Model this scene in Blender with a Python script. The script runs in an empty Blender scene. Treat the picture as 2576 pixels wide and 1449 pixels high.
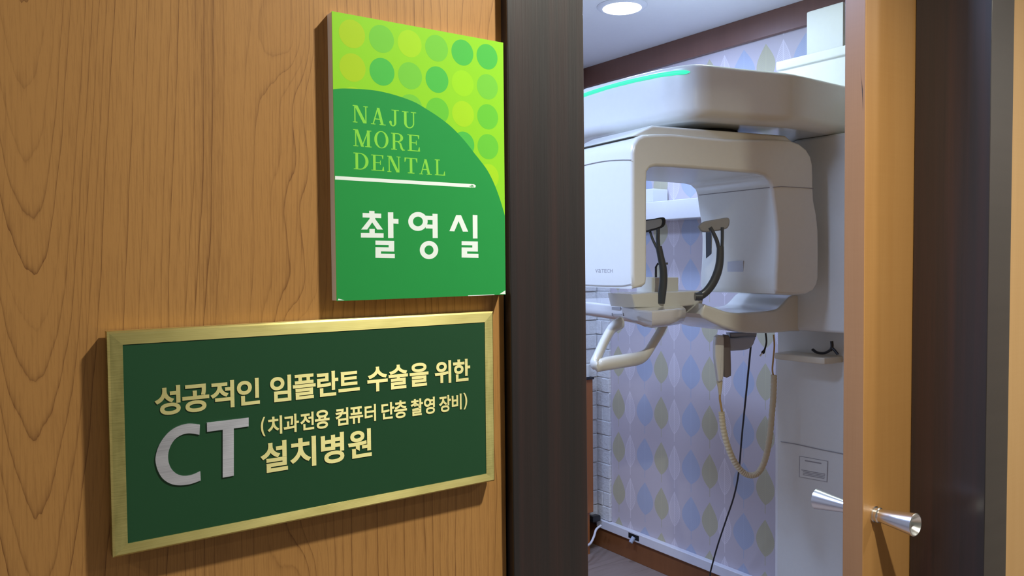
import bpy, bmesh, math, random
from mathutils import Vector, Matrix
random.seed(7)
SC = bpy.context.scene
COL = SC.collection
# ------------------------------------------------------------------ camera
YAW, PIT, ROL, FPX = math.radians(35.347), math.radians(-1.949), math.radians(-0.536), 1997.0
CAM = Vector((0, 0, 1.415))
_cy, _sy, _cp, _sp = math.cos(YAW), math.sin(YAW), math.cos(PIT), math.sin(PIT)
FW = Vector((_sy*_cp, _cy*_cp, _sp)); RT = Vector((_cy, -_sy, 0)); UP = RT.cross(FW)
RT, UP = math.cos(ROL)*RT + math.sin(ROL)*UP, -math.sin(ROL)*RT + math.cos(ROL)*UP
cd = bpy.data.cameras.new('camera'); cd.sensor_width = 36; cd.lens = 36*FPX/2576; cd.clip_start = .02
co = bpy.data.objects.new('camera', cd); COL.objects.link(co)
co.matrix_world = Matrix(((RT.x, UP.x, -FW.x, CAM.x), (RT.y, UP.y, -FW.y, CAM.y), (RT.z, UP.z, -FW.z, CAM.z), (0, 0, 0, 1)))
SC.camera = co
# ------------------------------------------------------------------ light and exposure
SC.view_settings.view_transform = 'Standard'; SC.view_settings.look = 'None'
SC.view_settings.exposure = 0; SC.view_settings.gamma = 1; SC.view_settings.use_curve_mapping = False
W = bpy.data.worlds.new('world'); SC.world = W; W.use_nodes = True
W.node_tree.nodes['Background'].inputs[0].default_value = (1.0, 1.0, .84, 1)
W.node_tree.nodes['Background'].inputs[1].default_value = .12

def lamp(name, loc, power, color, size, rot=(0, 0, 0), spread=180):
    l = bpy.data.lights.new(name, 'AREA'); l.shape = 'DISK'; l.size = size; l.energy = power; l.color = color
    l.spread = math.radians(spread)
    o = bpy.data.objects.new(name, l); COL.objects.link(o); o.location = loc; o.rotation_euler = rot
    return o
lamp('corridor_light', (.87, .176, 2.352), 26, (.99, .99, .86), .07, spread=150)
lamp('corridor_light', (-1.3, .40, 2.352), 14, (1, .95, .86), .25)  # unseen, added to brighten the left edge of the green sign board
lamp('corridor_light', (2.65, -.45, 2.352), 15, (.99, .99, .90), .12)  # unseen, added to light the pale end wall and the right-hand wood
COOL = (.46, .61, 1.0)
lamp('room_light', (2.07, 2.195, 2.335), 12, COOL, .15)
lamp('room_light', (.75, 2.195, 2.35), 23, COOL, .4)  # unseen, added to light the scanner's left-facing sides
lamp('room_light', (.60, 1.54, 2.35), 22, COOL, .4)  # second unseen light added for the scanner front, broad for soft shadows
lamp('room_light', (1.98, 1.62, 2.35), 2.4, (.80, 1.0, .93), .15)  # unseen, added to brighten the box on top of the column


# ------------------------------------------------------------------ helpers
def ray(x, y): return FW + RT*((x-1288)/FPX) - UP*((y-724.5)/FPX)
def onY(x, y, Y): d = ray(x, y); return CAM + d*((Y-CAM.y)/d.y)
def onX(x, y, X): d = ray(x, y); return CAM + d*((X-CAM.x)/d.x)
def onZ(x, y, Z): d = ray(x, y); return CAM + d*((Z-CAM.z)/d.z)
def atD(x, y, k): return CAM + ray(x, y)*k
def onV(x, y, p0, ang):        # upright plane through p0 = (x, y), running along ang degrees from +X
    n = Vector((-math.sin(math.radians(ang)), math.cos(math.radians(ang)), 0)); d = ray(x, y)
    return CAM + d*((Vector((p0[0], p0[1], 0)) - CAM).dot(n) / d.dot(n))

def origin(p):
    v = Vector((0, 0, 0))
    while p is not None: v += Vector(p.location); p = p.parent
    return v
def obj(name, verts, faces, mats, parent=None, mi=None, smooth=30, bevel=0, segs=3):
    o0 = origin(parent)
    me = bpy.data.meshes.new(name)
    me.from_pydata([tuple(Vector(v)-o0) for v in verts], [], faces)
    bm = bmesh.new(); bm.from_mesh(me); bmesh.ops.recalc_face_normals(bm, faces=bm.faces); bm.to_mesh(me); bm.free()
    if not isinstance(mats, (list, tuple)): mats = [mats]
    for m in mats: me.materials.append(m)
    if mi:
        for p, i in zip(me.polygons, mi): p.material_index = i
    if smooth:
        for p in me.polygons: p.use_smooth = True
        me.set_sharp_from_angle(angle=math.radians(smooth))
    o = bpy.data.objects.new(name, me); COL.objects.link(o)
    if parent is not None: o.parent = parent
    if smooth and any(len(f) > 8 for f in faces):
        wn = o.modifiers.new('weighted_normal', 'WEIGHTED_NORMAL'); wn.weight = 80; wn.keep_sharp = True
    if bevel:
        b = o.modifiers.new('bevel', 'BEVEL'); b.width = bevel; b.segments = segs; b.limit_method = 'ANGLE'; b.angle_limit = math.radians(40); b.harden_normals = True
    return o
def thing(name, label, cat, loc, group=None):
    o = bpy.data.objects.new(name, None); COL.objects.link(o); o.location = loc; o.empty_display_size = .05
    o['label'] = label; o['category'] = cat
    if group: o['group'] = group
    return o
def tag(o, label, cat, group=None):
    o['label'] = label; o['category'] = cat
    if group: o['group'] = group
    return o
def struct(o): o['kind'] = 'structure'; return o

class MB:
    def __init__(s): s.v = []; s.f = []; s.m = []
    def add(s, vs, fs, m=0):
        n = len(s.v); s.v += [Vector(v) for v in vs]; s.f += [tuple(i+n for i in f) for f in fs]; s.m += [m]*len(fs); return s
    def box(s, x0, x1, y0, y1, z0, z1, m=0):
        vs = [(x, y, z) for z in (z0, z1) for y in (y0, y1) for x in (x0, x1)]
        return s.add(vs, [(0, 2, 3, 1), (4, 5, 7, 6), (0, 1, 5, 4), (2, 6, 7, 3), (0, 4, 6, 2), (1, 3, 7, 5)], m)
    def poly(s, pts, m=0, step=0): return s.add([Vector(p)-Vector((0, step*(len(s.f) % 97), 0)) for p in pts], [tuple(range(len(pts)))], m)
    def ring(s, outer, inner, m=0):
        n = len(outer); return s.add(outer+inner, [(i, (i+1) % n, n+(i+1) % n, n+i) for i in range(n)], m)
    def prism(s, pts, vec, m=0):
        n = len(pts); vec = Vector(vec); p = [Vector(q) for q in pts]
        return s.add(p+[q+vec for q in p], [tuple(range(n)), tuple(range(2*n-1, n-1, -1))]+[(i, (i+1) % n, n+(i+1) % n, n+i) for i in range(n)], m)
    def tube(s, pts, r, n=12, m=0, caps=True, flat=None):   # r: number or list; flat=(axis vector, ratio) squashes the section along that axis
        pts = [Vector(p) for p in pts]; R = r if isinstance(r, (list, tuple)) else [r]*len(pts)
        base = len(s.v); rings = []; up = None
        for i, p in enumerate(pts):
            t = (pts[min(i+1, len(pts)-1)] - pts[max(i-1, 0)]).normalized()
            if up is None: up = Vector((0, 0, 1)) if abs(t.z) < .9 else Vector((1, 0, 0))
            up = (up - t*up.dot(t)).normalized(); sd = t.cross(up)
            rg = []
            for k in range(n):
                a = 2*math.pi*k/n; q = (up*math.cos(a)+sd*math.sin(a))*R[i]
                if flat:
                    ax = (flat[0]-t*flat[0].dot(t)).normalized(); q = q - ax*q.dot(ax)*(1-flat[1])
                rg.append(p+q)
            rings.append(rg)
        vs = [v for rg in rings for v in rg]
        fs = [(i*n+k, i*n+(k+1) % n, (i+1)*n+(k+1) % n, (i+1)*n+k) for i in range(len(pts)-1) for k in range(n)]
        if caps: fs += [tuple(range(n)), tuple(range((len(pts)-1)*n, len(pts)*n))]
        return s.add(vs, fs, m)
    def lathe(s, o, axis, prof, n=32, m=0):       # prof: (distance along axis, radius)
        o = Vector(o); a = Vector(axis).normalized(); u = a.orthogonal().normalized(); w = a.cross(u)
        vs = [o+a*d+(u*math.cos(2*math.pi*k/n)+w*math.sin(2*math.pi*k/n))*r for d, r in prof for k in range(n)]
        fs = [(i*n+k, i*n+(k+1) % n, (i+1)*n+(k+1) % n, (i+1)*n+k) for i in range(len(prof)-1) for k in range(n)]
        fs += [tuple(range(n)), tuple(range((len(prof)-1)*n, len(prof)*n))]
        return s.add(vs, fs, m)
    def rprism(s, pts, vec, b, segs=4, m=0, b1=None):   # polygon swept along vec with its two rims rounded over by b
        p = [Vector(q) for q in pts]; vec = Vector(vec); d = vec.length; e3 = vec.normalized(); n = len(p)
        nrm = Vector((0, 0, 0))
        for i in range(n): nrm += p[i].cross(p[(i+1) % n])
        sgn = 1 if nrm.dot(e3) > 0 else -1
        def inset(k):
            out = []
            for i in range(n):
                a = (p[i]-p[i-1]).normalized(); c = (p[(i+1) % n]-p[i]).normalized()
                na = e3.cross(a)*sgn; nc = e3.cross(c)*sgn; mm = (na+nc)
                mm = mm.normalized() if mm.length > 1e-6 else na
                out.append(p[i]+mm*(k/max(.5, mm.dot(na))))
            return out
        b1 = b if b1 is None else b1
        rings = []
        for j in range(segs+1):
            th = math.pi/2*j/segs
            rings.append([q+e3*b*(1-math.cos(th)) for q in inset(b*(1-math.sin(th)))])
        for j in range(segs, -1, -1):
            th = math.pi/2*j/segs
            rings.append([q+e3*(d-b1*(1-math.cos(th))) for q in inset(b1*(1-math.sin(th)))])
        vs = [v for r in rings for v in r]; L = len(rings)
        fs = [(i*n+k, i*n+(k+1) % n, (i+1)*n+(k+1) % n, (i+1)*n+k) for i in range(L-1) for k in range(n)]
        fs += [tuple(range(n)), tuple(range((L-1)*n, L*n))]
        return s.add(vs, fs, m)
    def build(s, name, mats, parent=None, **k): return obj(name, s.v, s.f, mats, parent, mi=s.m, **k)

def smoothline(pts, n=6, closed=False):
    P = [Vector(p) for p in pts]; N = len(P); out = []
    rng = range(N if closed else N-1)
    for i in rng:
        p0 = P[(i-1) % N] if closed or i > 0 else P[i]; p1 = P[i]; p2 = P[(i+1) % N]; p3 = P[(i+2) % N] if closed or i+2 < N else P[(i+1) % N]
        for k in range(n):
            t = k/n
            out.append(.5*((2*p1)+(p2-p0)*t+(2*p0-5*p1+4*p2-p3)*t*t+(3*p1-p0-3*p2+p3)*t**3))
    if not closed: out.append(P[-1])
    return out
# ------------------------------------------------------------------ materials
class S:
    tree = None
    def __init__(s, sock): s.s = sock
    @staticmethod
    def m(op, *a):
        n = S.tree.nodes.new('ShaderNodeMath'); n.operation = op
        for i, v in enumerate(a):
            if isinstance(v, S): S.tree.links.new(v.s, n.inputs[i])
            else: n.inputs[i].default_value = v
        return S(n.outputs[0])
    def __add__(a, b): return S.m('ADD', a, b)
    __radd__ = __add__
    def __sub__(a, b): return S.m('SUBTRACT', a, b)
    def __rsub__(a, b): return S.m('SUBTRACT', b, a)
    def __mul__(a, b): return S.m('MULTIPLY', a, b)
    __rmul__ = __mul__
    def __truediv__(a, b): return S.m('DIVIDE', a, b)
    def __pow__(a, b): return S.m('POWER', a, b)
    def lt(a, b): return S.m('LESS_THAN', a, b)
    def gt(a, b): return S.m('GREATER_THAN', a, b)
    def fract(a): return S.m('FRACT', a)
    def floor(a): return S.m('FLOOR', a)
    def abs(a): return S.m('ABSOLUTE', a)
    def clamp(a): return S.m('MINIMUM', S.m('MAXIMUM', a, 0.0), 1.0)
def new_mat(name, color=(.8, .8, .8), rough=.5, metal=0, coat=0, spec=.5, coat_rough=.1):
    m = bpy.data.materials.new(name); m.use_nodes = True; b = m.node_tree.nodes['Principled BSDF']
    b.inputs['Base Color'].default_value = (*color, 1); b.inputs['Roughness'].default_value = rough; b.inputs['Metallic'].default_value = metal
    b.inputs['Coat Weight'].default_value = coat; b.inputs['Coat Roughness'].default_value = coat_rough; b.inputs['Specular IOR Level'].default_value = spec
    S.tree = m.node_tree; m['b'] = 0
    return m
def bsdf(m): return m.node_tree.nodes['Principled BSDF']
def coords(kind='Object'):
    t = S.tree; tc = t.nodes.new('ShaderNodeTexCoord'); sp = t.nodes.new('ShaderNodeSeparateXYZ'); t.links.new(tc.outputs[kind], sp.inputs[0])
    return S(sp.outputs[0]), S(sp.outputs[1]), S(sp.outputs[2])
def vec(x, y, z):
    n = S.tree.nodes.new('ShaderNodeCombineXYZ')
    for i, v in enumerate((x, y, z)):
        if isinstance(v, S): S.tree.links.new(v.s, n.inputs[i])
        else: n.inputs[i].default_value = v
    return n.outputs[0]
def noise(x, y, z, detail=2, rough=.5, dist=0):
    n = S.tree.nodes.new('ShaderNodeTexNoise'); S.tree.links.new(vec(x, y, z), n.inputs['Vector'])
    n.inputs['Scale'].default_value = 1; n.inputs['Detail'].default_value = detail; n.inputs['Roughness'].default_value = rough; n.inputs['Distortion'].default_value = dist
    return S(n.outputs[0])
def mix(fac, a, b):
    n = S.tree.nodes.new('ShaderNodeMix'); n.data_type = 'RGBA'
    for sock, v in ((n.inputs[0], fac), (n.inputs[6], a), (n.inputs[7], b)):
        if isinstance(v, S): S.tree.links.new(v.s, sock)
        elif isinstance(v, (int, float)): sock.default_value = v
        else: sock.default_value = (*v, 1)
    return S(n.outputs[2])
def setc(m, col): m.node_tree.links.new(col.s, bsdf(m).inputs['Base Color'])
def setr(m, r): m.node_tree.links.new(r.s, bsdf(m).inputs['Roughness'])
def bump(m, h, strength=.2, dist=.001):
    n = m.node_tree.nodes.new('ShaderNodeBump'); n.inputs['Strength'].default_value = strength; n.inputs['Distance'].default_value = dist
    m.node_tree.links.new(h.s, n.inputs['Height']); m.node_tree.links.new(n.outputs[0], bsdf(m).inputs['Normal'])
def srgb(r, g, b):
    f = lambda c: c/12.92 if c <= .04045 else ((c+.055)/1.055)**2.4
    return tuple(f(c/255) for c in (r, g, b))

def m_cherry():
    m = new_mat('cherry_laminate', rough=.42, spec=.4)
    X, Y, Z = coords()
    nz = noise(X*7, 3.0, Z*1.6, 2); n2 = noise(X*26, 9.0, Z*3.2, 2)
    r = X-.05; ar = (r*r+.0003)**.5
    dec = S.m('EXPONENT', (r*r)*-140.0)
    F = ar*92 - (Z-1.0)*19*dec + (nz-.5)*6 + (n2-.5)*1.3
    r2 = X-.262; d2 = S.m('EXPONENT', (r2*r2)*-1500.0)
    F = F + d2*(noise(5.0, X*3, Z*5.5, 1)-.5)*15 - d2*1.5
    r3 = X-.55; d3 = S.m('EXPONENT', (r3*r3)*-260.0)
    F = F + d3*(noise(8.0, X*3, Z*4.5, 1)-.5)*14
    F = F + (noise(X*150, 1.0, Z*14, 2)-.5)*.35
    fr = F.fract(); cell = F.floor()
    rnd = S.m('FRACT', S.m('SINE', cell*12.9898)*43758.5)
    line = (fr**14)*(rnd*.8+.2) + (1.0-fr).clamp()**30*.5*rnd
    soft = fr**2.2*.16*rnd
    G = X*330 + (nz-.5)*9 + (n2-.5)*2.0 + (noise(X*9, 6.0, Z*.5, 1)-.5)*30
    gf = G.fract(); fine = (gf**6)*(noise(X*14, 3.0, Z*.8, 1)-.30).clamp()*1.1
    fib = noise(X*560, 2.0, Z*26, 4, .75)
    tone = noise(X*9, 7.0, Z*.7, 2)
    band = S.m('EXPONENT', ((X-.187)*(X-.187))*-6500.0)*.28
    base = mix(tone.clamp(), srgb(163, 115, 62), srgb(181, 134, 80))
    c = mix((line*.8+soft+fine*.8+(fib-.5)*1.15+band*.6).clamp(), base, srgb(100, 60, 31))
    setc(m, c); bump(m, fib, .10, .0005)
    return m
def m_maple(name='maple_veneer', axis='X', a=(182, 131, 74), b=(198, 148, 90)):
    m = new_mat(name, rough=.36, spec=.5)
    X, Y, Z = coords(); A = X if axis == 'X' else Y
    t = noise(A*40, 2.0, Z*1.3, 2); f = noise(A*700, 4.0, Z*6, 2, .6); h = noise(A*3, 1.0, Z*260, 2)
    ban = noise(A*16, 1.0, Z*3.0, 2, .5, .6)
    c = mix((t*.7+(f-.5)*.6+(h-.5)*.25+(ban-.5)*.5).clamp(), srgb(*a), srgb(*b)); setc(m, c)
    return m
def m_dark(name, axis='X'):
    m = new_mat(name, rough=.34, spec=.6, coat=.5, coat_rough=.2)
    X, Y, Z = coords(); A = X if axis == 'X' else Y
    t = noise(A*38, 2.0, Z*.5, 3, .6); f = noise(A*650, 4.0, Z*9, 3, .7); g = noise(A*140, 8.0, Z*1.4, 2)
    c = mix(((t-.42)*2.4).clamp(), srgb(33, 28, 30), srgb(58, 35, 34))
    c = mix(((f-.47)*1.6+(g-.5)*1.4).clamp()*.7, c, srgb(22, 18, 19)); setc(m, c)
    bump(m, f, .16, .0006); setr(m, f*.2+.3)
    return m
def m_brushed(name, col, dark, axis, rough=.34, metal=1.0):
    m = new_mat(name, rough=rough, metal=metal)
    X, Y, Z = coords()
    if axis == 'X': a = noise(X*9, 1.0, Z*1500, 3, .7); b = noise(X*22, 5.0, Z*60, 2)
    else: a = noise(X*60, 1.0, Z*900, 3, .7); b = noise(X*120, 5.0, Z*26, 2)
    c = mix(((a-.5)*1.5+(b-.5)*1.1+.4).clamp(), col, dark); setc(m, c); setr(m, a*.2+(rough-.1))
    tg = m.node_tree.nodes.new('ShaderNodeTangent'); tg.direction_type = 'RADIAL'; tg.axis = 'Z'; m.node_tree.links.new(tg.outputs[0], bsdf(m).inputs['Tangent'])
    bsdf(m).inputs['Anisotropic'].default_value = .75; bsdf(m).inputs['Anisotropic Rotation'].default_value = .25
    return m
def m_plastic(name, col, rough=.3, coat=.3):
    m = new_mat(name, col, rough=rough, coat=coat, coat_rough=.12); X, Y, Z = coords()
    n = noise(X*60, Y*60, Z*60, 2); setc(m, mix(n, col, tuple(c*.96 for c in col))); return m
def m_emit(name, col, strength):
    m = new_mat(name, col); bsdf(m).inputs['Emission Color'].default_value = (*col, 1); bsdf(m).inputs['Emission Strength'].default_value = strength; return m
def m_wallpaper():
    m = new_mat('leaf_wallpaper', rough=.75, spec=.25)
    X, Y, Z = coords()
    period = .2796; zp = .2065
    u = ((2.5134+.047-Y)/period).fract()*period        # 0 .. period going towards the door
    v = ((1.006-Z)/zp).fract()                          # 0 at the tip, 1 just above the next tip
    bg = mix(noise(Y*900, Z*900, 1.0, 1), srgb(202, 194, 198), srgb(190, 182, 190)); col = bg
    tex = noise(Y*420, Z*420, 3.0, 2, .7)
    for cx, wmax, L, c, vein, kind in ((.047, .0435, .72, (182, 177, 146), (198, 194, 160), 0), (.126, .034, .76, (212, 204, 212), (234, 228, 234), 1), (.2225, .0525, .74, (168, 178, 200), (182, 192, 212), 0)):
        s = u-cx; sa = s.abs()
        t = (v/L).clamp()
        prof = S.m('SINE', (t**1.25)*math.pi)
        prof = prof.clamp()**.8
        w = prof*wmax
        inside = sa.lt(w)*v.lt(L)
        stem = sa.lt(.0022)*v.gt(L-.05)*v.lt(L+.17)
        vn = S.m('SINE', (v*zp*1.0+sa*.9)*820.0)
        veins = vn.gt(.35)*inside
        rib = sa.lt((1.0-t)*.0022+.0012)*inside
        if kind == 0:
            col = mix(inside*(tex*.35+.68).clamp(), col, srgb(*c)); col = mix(veins*.38*tex+rib*.28, col, srgb(*vein)); col = mix(stem*.6, col, srgb(*c))
        else:
            edge = sa.gt(w-.004)*inside
            col = mix((veins*.75+rib*.8+edge*.5).clamp()*(tex*.7+.35), col, srgb(*vein)); col = mix(inside*.25, col, srgb(*c)); col = mix(stem*.4, col, srgb(*vein))
    setc(m, col); bump(m, tex, .15, .0008); return m

M = {}
M['cherry'] = m_cherry()
M['maple'] = m_maple()
M['maple_edge'] = m_maple('maple_edge', 'Y', (148, 107, 72), (164, 122, 86))
M['maple_wall'] = m_maple('pale_laminate', 'X', (216, 168, 108), (232, 188, 128))
M['dark'] = m_dark('dark_stained_wood'); M['dark_reveal'] = m_dark('dark_stained_reveal', 'Y')
M['black'] = new_mat('black_shade_and_marks', (.004, .004, .005), .6)  # shade inside the wall gap, also the door chip and socket opening
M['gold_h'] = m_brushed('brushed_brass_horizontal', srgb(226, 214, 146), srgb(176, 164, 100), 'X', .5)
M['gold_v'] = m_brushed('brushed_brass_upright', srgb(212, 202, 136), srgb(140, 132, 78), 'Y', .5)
M['gold_txt'] = m_brushed('brass_lettering', srgb(242, 234, 172), srgb(214, 204, 136), 'X', .5)
M['silver'] = m_brushed('brushed_steel_letters', srgb(226, 226, 238), srgb(140, 140, 152), 'X', .5)
M['plaque_green'] = m_plastic('dark_green_enamel', srgb(28, 72, 44), .42, 0)
M['core'] = m_plastic('grey_board_core', srgb(214, 200, 190), .6, 0)
SG = {k: m_plastic('sign_'+k, tuple(q*(1 if k == 'white' else .95 if k in ('deep', 'light_text') else .84) for q in srgb(*c)), .33, 0) for k, c in dict(lime=(156, 228, 48), yellow=(178, 232, 44), olive=(184, 222, 40), pale=(168, 235, 44), mid=(128, 216, 72), fresh=(114, 212, 66), leaf=(86, 202, 84), deep=(40, 152, 74), light_text=(140, 220, 78), white=(238, 246, 244)).items()}
M['chrome'] = new_mat('satin_chrome', (.82, .82, .82), .27, 1.0)
M['paint'] = m_plastic('ceiling_paint', srgb(226, 224, 226), .8, 0)
M['wallpaint'] = m_plastic('plain_wall_paint', srgb(215, 210, 205), .8, 0)
M['paper'] = m_wallpaper()
M['white'] = m_plastic('machine_white', srgb(224, 225, 218), .26, .4)
M['white_gloss'] = m_plastic('machine_gloss_white', srgb(224, 224, 224), .14, .6)
M['cream'] = m_plastic('cream_plastic', srgb(222, 214, 190), .35, .2)
M['seam'] = new_mat('grey_seam', srgb(160, 158, 158), .6)
M['slit'] = m_plastic('window_grey', srgb(190, 196, 210), .25, .4)
M['charcoal'] = m_plastic('charcoal_plastic', srgb(64, 70, 76), .3, .3)
M['pad'] = m_plastic('grey_rubber_pad', srgb(146, 146, 148), .55, 0)
M['blackp'] = m_plastic('black_plastic', srgb(28, 30, 34), .35, .2)
M['grey'] = m_plastic('grey_plastic', srgb(168, 178, 198), .4, .2)
M['dgrey'] = m_plastic('warm_grey_plastic', srgb(132, 126, 126), .5, 0)
M['hose'] = m_plastic('cream_rubber_hose', srgb(216, 206, 176), .5, 0)
M['amber'] = m_plastic('amber_cable', srgb(190, 158, 100), .5, 0)
M['led'] = m_emit('teal_led', (.05, .98, .58), 1.0)
bsdf(M['led']).inputs['Base Color'].default_value = (.01, .05, .04, 1)
M['glow'] = m_emit('green_led', (.0, .25, .09), .35)
M['lampface'] = m_emit('lamp_diffuser', (.95, .97, 1.0), 6)
M['crown'] = m_maple('brown_crown', 'Y', (112, 80, 70), (128, 92, 80))
M['base_brown'] = m_maple('brown_baseboard', 'Y', (122, 76, 42), (140, 90, 54))
M['raceway'] = m_plastic('white_raceway', srgb(222, 222, 228), .5, 0)
M['cabwood'] = m_maple('cabinet_wood', 'X', (160, 96, 52), (176, 110, 62))
def m_floor():
    m = new_mat('vinyl_floor', rough=.5); X, Y, Z = coords()
    g = noise(X*5, Y*38, 1.0, 3, .6, .5); pl = ((Y*6.6).fract()).lt(.02)
    c = mix(g, srgb(126, 110, 102), srgb(160, 144, 136)); setc(m, mix(pl*.6, c, srgb(110, 94, 84))); return m
M['floor'] = m_floor()
def m_brick():
    m = new_mat('white_brick', rough=.7); X, Y, Z = coords()
    n = noise(X*70, Y*70, Z*70, 4, .65); setc(m, mix(n, srgb(206, 206, 206), srgb(232, 232, 232))); bump(m, n, .9, .004); return m
M['brick'] = m_brick()
# ------------------------------------------------------------------ setting
YS, YW = .70, .7117             # sign faces; face of the wooden cladding
CH = 2.36
struct(MB().box(-1.6, 3.2, -1.4, 3.1, -.05, 0).build('floor', M['floor'], smooth=0))
struct(MB().box(-1.6, 3.2, -1.4, 3.1, CH, CH+.05).build('ceiling', M['paint'], smooth=0))
struct(MB().box(-1.6, .4935, YW, .845, 0, CH).build('wall_left', M['cherry'], smooth=0))
struct(MB().box(.4935, .602, .74, .845, 0, CH).build('wall_core', M['black'], smooth=0))  # coloured black to stand for the shade in the gap beside the post
struct(MB().box(1.6885, 3.2, YW, .843, 0, CH).build('wall_right', M['maple_wall'], smooth=0))
struct(MB().box(3.2, 3.3, -1.4, .845, 0, CH).build('wall_reflector', M['wallpaint'], smooth=0))  # unseen pale wall, added for the dark right post to reflect
struct(MB().box(.602, 1.594, .72, .84, 2.17, CH).build('wall_header', M['cherry'], smooth=0))
# door lining: two dark posts and the head between them
def lean(o, dx):     # the posts stand very slightly out of plumb
    for v in o.data.vertices: v.co.x += dx*(v.co.z-1.2)
    return o
struct(lean(MB().box(.4955, .6022, .70, .84, 0, 2.17).build('trim_1', M['dark'], bevel=.0012), -.004))
struct(lean(MB().box(1.5945, 1.6872, .70, .843, 0, 2.17).build('trim_2', M['dark_reveal'], bevel=.0012), .008))
struct(MB().box(.4955, 1.6872, .70, .843, 2.17, 2.26).build('trim_3', M['dark'], bevel=.0012))
XW, YB = 2.60, 3.03
struct(MB().box(XW, XW+.1, .85, YB+.1, 0, CH).build('wall_room_right', M['paper'], smooth=0))
struct(MB().box(-1.2, XW, YB, YB+.1, 0, CH).build('wall_room_back', M['wallpaint'], smooth=0))
struct(MB().box(-1.25, -1.15, .845, YB, 0, CH).build('wall_room_left', M['wallpaint'], smooth=0))
struct(MB().box(XW-.02, XW, .9, YB, 2.266, CH).build('trim_4', M['crown'], bevel=.002))
struct(MB().box(-1.15, XW-.02, YB-.02, YB, 2.266, CH).build('trim_5', M['crown'], bevel=.002))
struct(MB().box(XW-.012, XW, .9, YB, 0, .102).build('baseboard_right', M['base_brown'], bevel=.002))
# white brick cladding in the far corner: each brick stands out by its own amount
bh, bl = .070, .2
for side in (0, 1):
    mb = MB(); r = 0; z = .145
    if side == 0: mb.box(XW-.011, XW, 2.843, 2.94, .145, 1.39)
    else: mb.box(.95, XW-.012, 2.931, YB, .145, 1.39)
    while z < 1.36:
        z1 = z+bh-.004
        if side == 0:
            y0 = 2.842; cuts = [y0, 2.94] if r % 2 == 0 else [y0, y0+.05, 2.94]
            for a, b in zip(cuts, cuts[1:]): mb.box(XW-.014-random.uniform(0, .008), XW, a, b-.003, z, z1)
        else:
            x = XW-.022; w_ = bl/2 if r % 2 else bl
            while x > .9:
                mb.box(x-w_+.004, x, 2.94-.012-random.uniform(0, .008), YB, z, z1); x -= w_; w_ = bl
        z += bh; r += 1
    struct(mb.build(('wall_brick_right', 'wall_brick_back')[side], M['brick'], bevel=.003, segs=2))

# sliding door with a knob on each face
door = struct(MB().box(1.423, 2.42, .845, .888, .01, 2.165).build('door_1', [M['maple'], M['maple_edge']], bevel=.0018))
door.data.polygons[0].material_index = 0
for p in door.data.polygons:
    if p.normal.x < -.9: p.material_index = 1
kx, kz = 1.4617, .9144
for y0, sg in ((.845, -1), (.888, 1)):
    prof = [(0, .0155), (.003, .0158), (.004, .0135), (.007, .0135), (.008, .0150), (.011, .0150), (.0125, .0130), (.016, .0128), (.05, .0175), (.078, .0216), (.0812, .0220), (.082, .0212), (.0822, .0195), (.076, .0165), (.066, .0105), (.064, .0075), (.066, .006), (.069, .003), (.0695, 0.0005)]
    MB().lathe((kx, y0, kz), (0, sg, 0), prof, 40).build('door_knob', M['chrome'], door, smooth=40)
e = MB(); pp = [onX(2164, 168, 1.4226), onX(2168, 215, 1.4226), onX(2171, 280, 1.4226), onX(2170, 225, 1.4226), onX(2167, 200, 1.4226)]
e.poly(pp).build('edge_chip', M['black'], door, smooth=0)['label'] = 'dark chip in the door edge'

# ------------------------------------------------------------------ lime green sign
sx0, sx1, sz0, sz1 = .2955, .4878, 1.3792, 1.6471
sign = thing('room_sign', 'lime and dark green door sign with coloured dots, upper of the two signs', 'sign', ((sx0+sx1)/2, YW, sz0))
MB().box(sx0, sx1, YS+.0006, YW, sz0, sz1).build('sign_board', M['core'], sign, bevel=.0004)
names = list(SG); SM = [SG[k] for k in names]; I = {k: i for i, k in enumerate(names)}
f = MB()
ly = lambda k: YS-.00002*k
f.box(sx0-.0002, sx1+.0002, ly(0), YS+.0006, sz0-.0002, sz1+.0002, I['lime'])
def disc(cx, cz, r, y, m, n=48): f.poly([(cx+r*math.cos(2*math.pi*k/n), y, cz+r*math.sin(2*math.pi*k/n)) for k in range(n)], m)
dots = ['olive mid yellow mid leaf leaf', 'olive leaf mid leaf pale mid', 'yellow pale mid fresh yellow fresh', '. . . . leaf fresh', '. . . . . yellow']
for r, row in enumerate(dots):
    for c, k in enumerate(row.split()):
        if k != '.':
            if (r, c) in ((0, 3), (0, 1)): k = 'mid'
            disc(.3151+.03043*c, 1.6295-.0313*r, .0132, ly(1), I[k])
C1 = lambda x, y: (780+x/3.45, y/3.45)
C2 = lambda x, y: (780+x/3.45, 400+y/3.45)
curve = [C1(*p) for p in ((196, 774), (280, 768), (380, 770), (500, 778), (620, 795), (760, 832), (900, 883), (1000, 940), (1120, 1018), (1230, 1105), (1340, 1220), (1430, 1335))]+[C2(*p) for p in ((1470, 5), (1540, 100), (1600, 220), (1650, 355), (1690, 490))]
cw = smoothline([onY(*p, YS) for p in curve], 4)
for q in cw: q.y = ly(2); q.x = min(max(q.x, sx0-.0002), sx1+.0002)
f.poly(cw+[Vector((sx1+.0002, ly(2), sz0-.0002)), Vector((sx0-.0002, ly(2), sz0-.0002))], I['deep'])
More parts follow.
